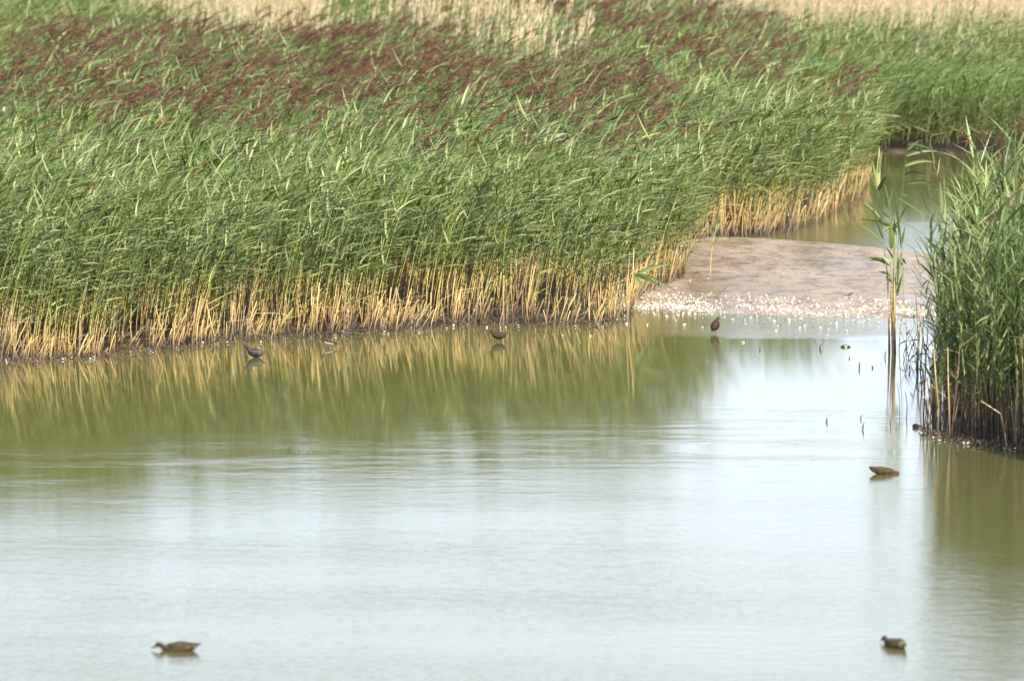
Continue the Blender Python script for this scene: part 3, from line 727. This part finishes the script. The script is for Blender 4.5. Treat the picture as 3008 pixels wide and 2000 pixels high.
# front of the main bed: a few striking stems
for i, (bx_, by_, pts_, rd, lb) in enumerate([
        (10, 1058, [(30, 960), (52, 850)], .014, 'golden dead stem leaning right at the far left of the bank'),
        (232, 1050, [(236, 920), (258, 828)], .014, 'golden dead stem with blunt top on the left bank'),
        (250, 1035, [(268, 920), (285, 845), (295, 790)], .012, 'long golden dead stem left of the shore bend'),
        (312, 1008, [(335, 960), (352, 915)], .014, 'short golden stem leaning right on the left bank'),
        (610, 985, [(640, 890), (658, 820)], .014, 'pale dead stem leaning right in the middle of the left bank'),
        (700, 980, [(735, 920), (780, 872)], .010, 'pale dead stem slanting far to the right'),
        (778, 930, [(786, 820), (805, 720)], .013, 'tall orange brown stem standing high in the green leaves'),
        (1465, 955, [(1482, 890), (1520, 815)], .011, 'golden stem above the brown wading bird leaning right'),
        (1490, 880, [(1520, 898), (1545, 912)], .008, 'broken golden stem hanging down above the brown wading bird'),
        (1845, 950, [(1848, 880), (1860, 790), (1862, 730)], .011, 'pair of golden stems at the right corner of the bed, the straighter one'),
        (1843, 950, [(1842, 880), (1846, 790), (1850, 740)], .010, 'pair of golden stems at the right corner of the bed, the thinner one'),
        (1990, 820, [(1998, 760), (2010, 690)], .011, 'golden stem in the tuft left of the puddle'),
        (2008, 818, [(2018, 740), (2030, 680)], .010, 'yellow stem on the right side of the tuft left of the puddle')]):
    traced('dead_stem', (bx_, by_), pts_, rd, M['dead'], lb, 'dead stem')
traced('reed_stalk', (2087, 818), [(2088, 760), (2096, 700), (2108, 640)], .007, M['stem'], 'single green reed standing alone on the mud right of the tuft', 'reed', None,
       [(2092, 720, 2120, 690, .03), (2096, 700, 2082, 660, .03), (2100, 680, 2130, 640, .03), (2105, 655, 2112, 600, .03)])
traced('reed_stalk', (1852, 940), [(1856, 860), (1862, 800), (1870, 760)], .006, M['stem'], 'reed with long blades arching right over the shell band', 'reed', None,
       [(1860, 815, 1975, 778, .05), (1866, 810, 1948, 850, .045), (1868, 805, 1990, 860, .03), (1862, 808, 1900, 868, .04), (1868, 770, 1920, 700, .035), (1870, 765, 1905, 740, .03)])

# ------------------------------------------------------------------ birds
def loft(B, sec, n=12, mi=0):
    """closed skin over sections (x, y, z, half width, half height) along a path in the x-z plane"""
    m = []
    S_ = [np.array(s, float) for s in sec]
    for i in range(len(S_) - 1):      # catmull-rom
        p0, p1, p2, p3 = S_[max(i - 1, 0)], S_[i], S_[i + 1], S_[min(i + 2, len(S_) - 1)]
        for k in range(4):
            t = k / 4; m.append(.5 * ((2 * p1) + (p2 - p0) * t + (2 * p0 - 5 * p1 + 4 * p2 - p3) * t * t + (-p0 + 3 * p1 - 3 * p2 + p3) * t ** 3))
    m.append(S_[-1])
    vs, fs = [], []
    for i, s in enumerate(m):
        a = m[min(i + 1, len(m) - 1)] - m[max(i - 1, 0)]; d = Vector(a[:3]).normalized(); sd_ = Vector((0, 1, 0)); up = d.cross(sd_) * -1
        up = sd_.cross(d) * -1
        for k in range(n):
            an = 2 * math.pi * k / n
            vs.append(Vector(s[:3]) + sd_ * math.cos(an) * max(s[3], .001) + up * math.sin(an) * max(s[4], .001))
    for i in range(len(m) - 1):
        for k in range(n):
            k2 = (k + 1) % n; fs.append((i * n + k, (i + 1) * n + k, (i + 1) * n + k2, i * n + k2))
    fs.append(tuple(range(n))); fs.append(tuple((len(m) - 1) * n + k for k in range(n - 1, -1, -1)))
    B.add(vs, fs, mi, .5)
def bird(name, base, rz, sec, mats, zones, label, cat, beak, legs=(), wing=None, tail=None, eye=None, scale=1.0, group=None, z=0):
    p = at(*base); t = empty(name, (p.x, p.y, z), rz); t.scale = (scale,) * 3; tag(t, label, cat, group)
    B = MB(); loft(B, sec)
    for i, f in enumerate(B.f):
        c = sum((Vector(B.v[j]) for j in f), Vector()) / len(f)
        for test, mi in zones:
            if test(c): B.m[i] = mi; break
    B.build('body', mats, t, smooth=True)
    b = MB(); b.tube([Vector(q[:3]) for q in beak], [q[3] for q in beak], 6); b.build('beak', M['beak'], t)
    for L in legs:
        b = MB(); b.tube([Vector(q) for q in L], [.006] + [.0035] * (len(L) - 1), 5); b.build('leg', M['leg'], t)
    if wing:
        for s in (1, -1):
            b = MB(); loft(b, [(x, y * s, zz, w, h) for x, y, zz, w, h in wing]); b.build('wing', mats[wing_mat(mats)], t, smooth=True)
    if tail:
        b = MB(); loft(b, tail); b.build('tail', mats[-1], t, smooth=True)
    if eye:
        for s in (1, -1):
            b = MB(); loft(b, [(eye[0] - .004, eye[1] * s, eye[2], .0005, .0005), (eye[0], eye[1] * s, eye[2], .003, .004), (eye[0] + .004, eye[1] * s, eye[2], .0005, .0005)], 8); b.build('eye', M['eye'], t)
    return t
def wing_mat(mats): return 0
duck_sec = [(-.195, 0, .062, .004, .003), (-.17, 0, .052, .022, .012), (-.13, 0, .038, .045, .03), (-.07, 0, .024, .064, .046), (0, 0, .018, .072, .052), (.06, 0, .014, .06, .048), (.10, 0, .016, .038, .034),
            (.125, 0, .03, .022, .022), (.145, 0, .044, .023, .023), (.165, 0, .046, .021, .021), (.182, 0, .038, .012, .013), (.19, 0, .033, .004, .004)]
duck_wing = [(-.15, .022, .052, .004, .004), (-.10, .040, .046, .012, .016), (-.02, .052, .040, .018, .028), (.05, .046, .034, .014, .022), (.08, .03, .03, .004, .004)]
DM = [M['duck'], M['duckhead'], M['pale']]
bird('duck', (522, 1909), math.pi - .08, duck_sec, DM, [(lambda c: c.x > .115, 1), (lambda c: c.x < -.14 and c.z < .04, 2)],
     'mottled brown duck swimming left at the bottom left of the pond', 'duck', [(.178, 0, .036, .012), (.2, 0, .026, .009), (.222, 0, .02, .006)], wing=duck_wing, tail=[(-.15, 0, .046, .03, .012), (-.18, 0, .052, .018, .008), (-.195, 0, .056, .004, .003)],
     eye=(.158, .021, .052))
bird('duck', (2626, 1898), math.pi * .64, duck_sec, DM, [(lambda c: c.x > .115, 1), (lambda c: c.x < -.14, 2)],
     'brown duck seen from behind at the bottom right of the pond', 'duck', [(.178, 0, .036, .012), (.2, 0, .026, .009), (.222, 0, .02, .006)], wing=duck_wing, tail=[(-.15, 0, .05, .03, .01), (-.19, 0, .056, .018, .006), (-.205, 0, .058, .004, .003)],
     eye=(.158, .021, .052))
dab = [(-.178, 0, .07, .005, .005), (-.16, 0, .062, .024, .02), (-.12, 0, .046, .042, .034), (-.05, 0, .03, .06, .046), (.02, 0, .024, .06, .044), (.07, 0, .012, .044, .036), (.095, 0, .008, .026, .026),
       (.112, 0, .012, .022, .022), (.128, 0, .010, .021, .021), (.14, 0, .004, .012, .012), (.146, 0, 0, .004, .004)]
bird('duck', (2602, 1391), .05, dab, [M['duck'], M['redhead'], M['duckhead']], [(lambda c: c.x > .10, 1), (lambda c: c.x < -.15, 2)],
     'brown duck with chestnut head dipped in the water by the right stand', 'duck', [(.135, 0, .0, .011), (.15, 0, -.02, .008), (.16, 0, -.03, .006)], wing=[(-.14, .02, .07, .004, .004), (-.09, .038, .056, .012, .018), (-.02, .045, .044, .016, .026), (.05, .038, .03, .004, .008)],
     tail=[(-.14, 0, .06, .028, .01), (-.17, 0, .072, .018, .008), (-.185, 0, .08, .004, .003)], eye=(.125, .02, .016))
# wading birds
crake = [(-.10, 0, .098, .006, .008), (-.085, 0, .092, .026, .028), (-.045, 0, .082, .044, .048), (0, 0, .082, .050, .054), (.045, 0, .096, .042, .046), (.072, 0, .120, .028, .031), (.09, 0, .142, .017, .018), (.102, 0, .155, .018, .018), (.118, 0, .152, .016, .017), (.130, 0, .146, .004, .005)]
def legs2(x1, x2, zt, y=.016): return [[(x1, y, zt), (x1 + .008, y, zt * .45), (x1 - .004, y, -.05)], [(x2, -y, zt), (x2 + .006, -y, zt * .5), (x2 - .002, -y, -.05)]]
bird('wading_bird', (1464, 1003), math.pi + .1, crake, [M['brown'], M['black'], M['duck']], [(lambda c: c.x > .08, 1), (lambda c: c.z < .06, 1), (lambda c: c.x < -.09, 2)],
     'dark brown wading bird facing left in front of the reeds', 'bird', [(.122, 0, .147, .007), (.15, 0, .136, .004), (.17, 0, .126, .002)], legs2(.03, -.03, .055), wing=[(-.09, .018, .098, .003, .004), (-.04, .034, .088, .010, .024), (.01, .037, .088, .010, .028), (.05, .028, .1, .004, .012)],
     tail=[(-.08, 0, .1, .018, .01), (-.12, 0, .118, .012, .009), (-.13, 0, .126, .003, .003)], eye=(.108, .017, .158))
bird('wading_bird', (750, 1050), math.pi + .15, crake, [M['grey'], M['black'], M['grey']], [(lambda c: c.x > -.03, 1)],
     'blackish wading bird with grey rump facing left at the left bank', 'bird', [(.122, 0, .147, .007), (.15, 0, .134, .004), (.165, 0, .124, .002)], legs2(.03, -.03, .05), tail=[(-.08, 0, .09, .018, .01), (-.12, 0, .096, .012, .008), (-.13, 0, .098, .003, .003)], eye=(.108, .017, .158), scale=1.12, z=-.03)
sand = [(-.10, 0, .058, .005, .005), (-.07, 0, .056, .022, .018), (-.02, 0, .066, .032, .030), (.03, 0, .076, .031, .031), (.06, 0, .094, .018, .02), (.075, 0, .112, .013, .014), (.088, 0, .122, .014, .014), (.102, 0, .120, .010, .010), (.11, 0, .117, .003, .003)]
bird('wading_bird', (966, 1021), math.pi + .1, sand, [M['brown'], M['duck_belly'], M['brown']], [(lambda c: c.x < .06 and c.z < .074 + c.x * .25 and c.x > -.07, 1)],
     'small wader with pale belly and brown back at the foot of the reeds', 'bird', [(.104, 0, .118, .005), (.13, 0, .11, .003), (.15, 0, .102, .0015)], legs2(.02, -.012, .042, .01), tail=[(-.08, 0, .058, .016, .007), (-.12, 0, .05, .010, .004), (-.14, 0, .046, .002, .002)], eye=(.092, .013, .125), scale=1.02)
rail = [(-.060, 0, .050, .010, .010), (-.045, 0, .060, .036, .034), (-.020, 0, .085, .055, .050), (0, 0, .112, .056, .052), (.012, 0, .140, .044, .042), (.018, 0, .160, .027, .027), (.022, 0, .175, .017, .017), (.030, 0, .190, .017, .017), (.042, 0, .192, .012, .013), (.052, 0, .186, .004, .005)]
bird('wading_bird', (2102, 980), .55, rail, [M['brown'], M['black'], M['brown']], [(lambda c: c.y > .018 and c.z < .13, 1), (lambda c: c.z > .182 and c.x < .03, 1)],  # black on the left flank is its shaded side, painted on
     'upright rufous wading bird with long bill standing in the shallows by the shell band', 'bird', [(.048, 0, .188, .005), (.07, 0, .172, .004), (.092, 0, .150, .002)], legs2(.006, -.010, .075, .026), tail=[(-.03, 0, .05, .018, .01), (-.06, 0, .03, .01, .006), (-.065, 0, .02, .003, .003)], eye=(.034, .015, .194), scale=1.15)
wag = [(-.045, 0, .05, .004, .004), (-.03, 0, .05, .012, .012), (0, 0, .052, .018, .018), (.025, 0, .062, .015, .016), (.038, 0, .073, .010, .010), (.048, 0, .080, .011, .011), (.058, 0, .079, .007, .007), (.064, 0, .077, .002, .002)]
bird('wagtail', (2494, 882), .1, wag, [M['grey'], M['white'], M['grey']], [(lambda c: c.z < .045, 1)],
     'small grey long tailed bird walking on the mud above the shells', 'bird', [(.06, 0, .078, .003), (.075, 0, .075, .0012)], legs2(.005, -.008, .036, .006), tail=[(-.035, 0, .05, .008, .004), (-.08, 0, .042, .008, .003), (-.115, 0, .036, .005, .002)], eye=(.053, .010, .082), z=.03)

# ------------------------------------------------------------------ flotsam
def lump(name, base, l, w, h, rz, mat, label, cat, group=None, z=0):
    p = at(*base); B = MB(); r = random.Random(int(base[0]))
    loft(B, [(-l / 2, 0, h * .1, .002, .002), (-l * .38, 0, h * .2, w * .35, h * .4), (-l * .1, 0, h * .25, w * .5, h * .6), (l * .15, 0, h * .3, w * .45, h * .5), (l * .35, 0, h * .2, w * .25, h * .3), (l / 2, 0, h * .12, .002, .002)], 9)
    B.v = [(x + r.uniform(-1, 1) * l * .02, y_ + r.uniform(-1, 1) * w * .05, zz + r.uniform(-1, 1) * h * .05) for x, y_, zz in B.v]
    o = B.build(name, [mat], loc=(p.x, p.y, z), smooth=True); o.rotation_euler = (0, 0, rz); tag(o, label, cat, group); return o
lump('floating_feather', (2484, 1020), .14, .035, .04, 0, M['duck'], 'brown and white pointed feather floating below the shell band', 'feather')
p = at(2481, 1021); B = MB(); loft(B, [(-.02, -.012, .012, .002, .002), (0, -.014, .014, .010, .011), (.025, -.012, .012, .002, .002)], 8)
f = B.build('white_patch', [M['white']], bpy.data.objects['floating_feather'], smooth=True)
lump('mud_clod', (2690, 1255), .08, .06, .055, .2, M['debris'], 'rounded grey brown clod in the water left of the right stand', 'clod')
for i, (px, py, w, h, lb) in enumerate([(2427, 1240, 7, 13, 'small black stub in open water, leftmost of the lower group'), (2530, 1232, 5, 14, 'thin dark stub in open water, upper one of the lower pair'),
        (2533, 1262, 7, 20, 'brown dark stub in open water, lower one of the lower pair'), (2525, 1082, 6, 20, 'dark stub with pale side below the floating feather'), (2564, 1082, 6, 8, 'tiny dark stub left of the lone clump'),
        (2494, 1054, 5, 7, 'tiny brown stub just below the floating feather'), (2599, 1052, 5, 22, 'thin dark stub immediately left of the lone clump foot'), (2233, 1028, 5, 9, 'tiny stub near the green reflection'),
        (2410, 1026, 7, 16, 'pale brown stub left of the floating feather'), (2616, 1252, 5, 22, 'dark knot on the water under the lone clump reflection'), (1752, 1060, 3, 4, 'tiny speck floating in the green reflection')]):
    b = at(px, py); s = F / b.y; B = MB(); r = random.Random(i)
    B.tube([(0, 0, -.04), (r.uniform(-.01, .01), 0, h / s * .5), (r.uniform(-.02, .02), 0, h / s)], [w / s * .3, w / s * .34, w / s * .12], 6)
    tag(B.build('reed_stub', [M['debris']], loc=b), lb, 'stub', 'broken stubs in open water')
# twig on the mud
b = at(2083, 880); B = MB(); pts_ = [(2075, 880), (2092, 879), (2106, 876), (2118, 863), (2142, 844)]
B.tube([atd(x, y_, b.y + .02 * i) - b for i, (x, y_) in enumerate(pts_)], [.012, .013, .009, .006, .003], 6)
tag(B.build('twig', [M['twig']], loc=(b.x, b.y, .03)), 'dark twig curving up out of the mud beside the shell band', 'twig')
# larger white feathers floating in the shallows
for i, (px, py) in enumerate([(1902, 955), (1993, 927), (2011, 955), (2064, 963), (2183, 1007), (2116, 922), (1841, 952), (2350, 965), (2365, 958), (2430, 986), (2487, 973), (2280, 972), (2285, 960), (2411, 1018), (1653, 987), (1735, 988),
                           (2588, 1068), (2758, 1092), (2950, 1320), (1140, 982), (1232, 978), (2130, 915), (1960, 935), (1430, 963), (2434, 970)]):
    b = at(px, py); B = MB(); s = random.uniform(.016, .028)
    loft(B, [(-s, 0, .004, .001, .001), (-s * .4, 0, .010, s * .45, s * .3), (s * .3, 0, .012, s * .5, s * .35), (s, 0, .006, .001, .001)], 8)
    o = B.build('white_feather', [M['white']], loc=b, smooth=True); o.rotation_euler = (0, random.uniform(-.3, .3), random.uniform(0, 3))
    near_ = 'in the shallows below the shell band' if 1890 < px < 2500 and py < 1025 else ('at the foot of the main reed bed' if px < 1890 else 'near the foot of the right hand reeds')
    tag(o, 'small white feather lying ' + near_, 'feather', 'white feathers ' + near_)
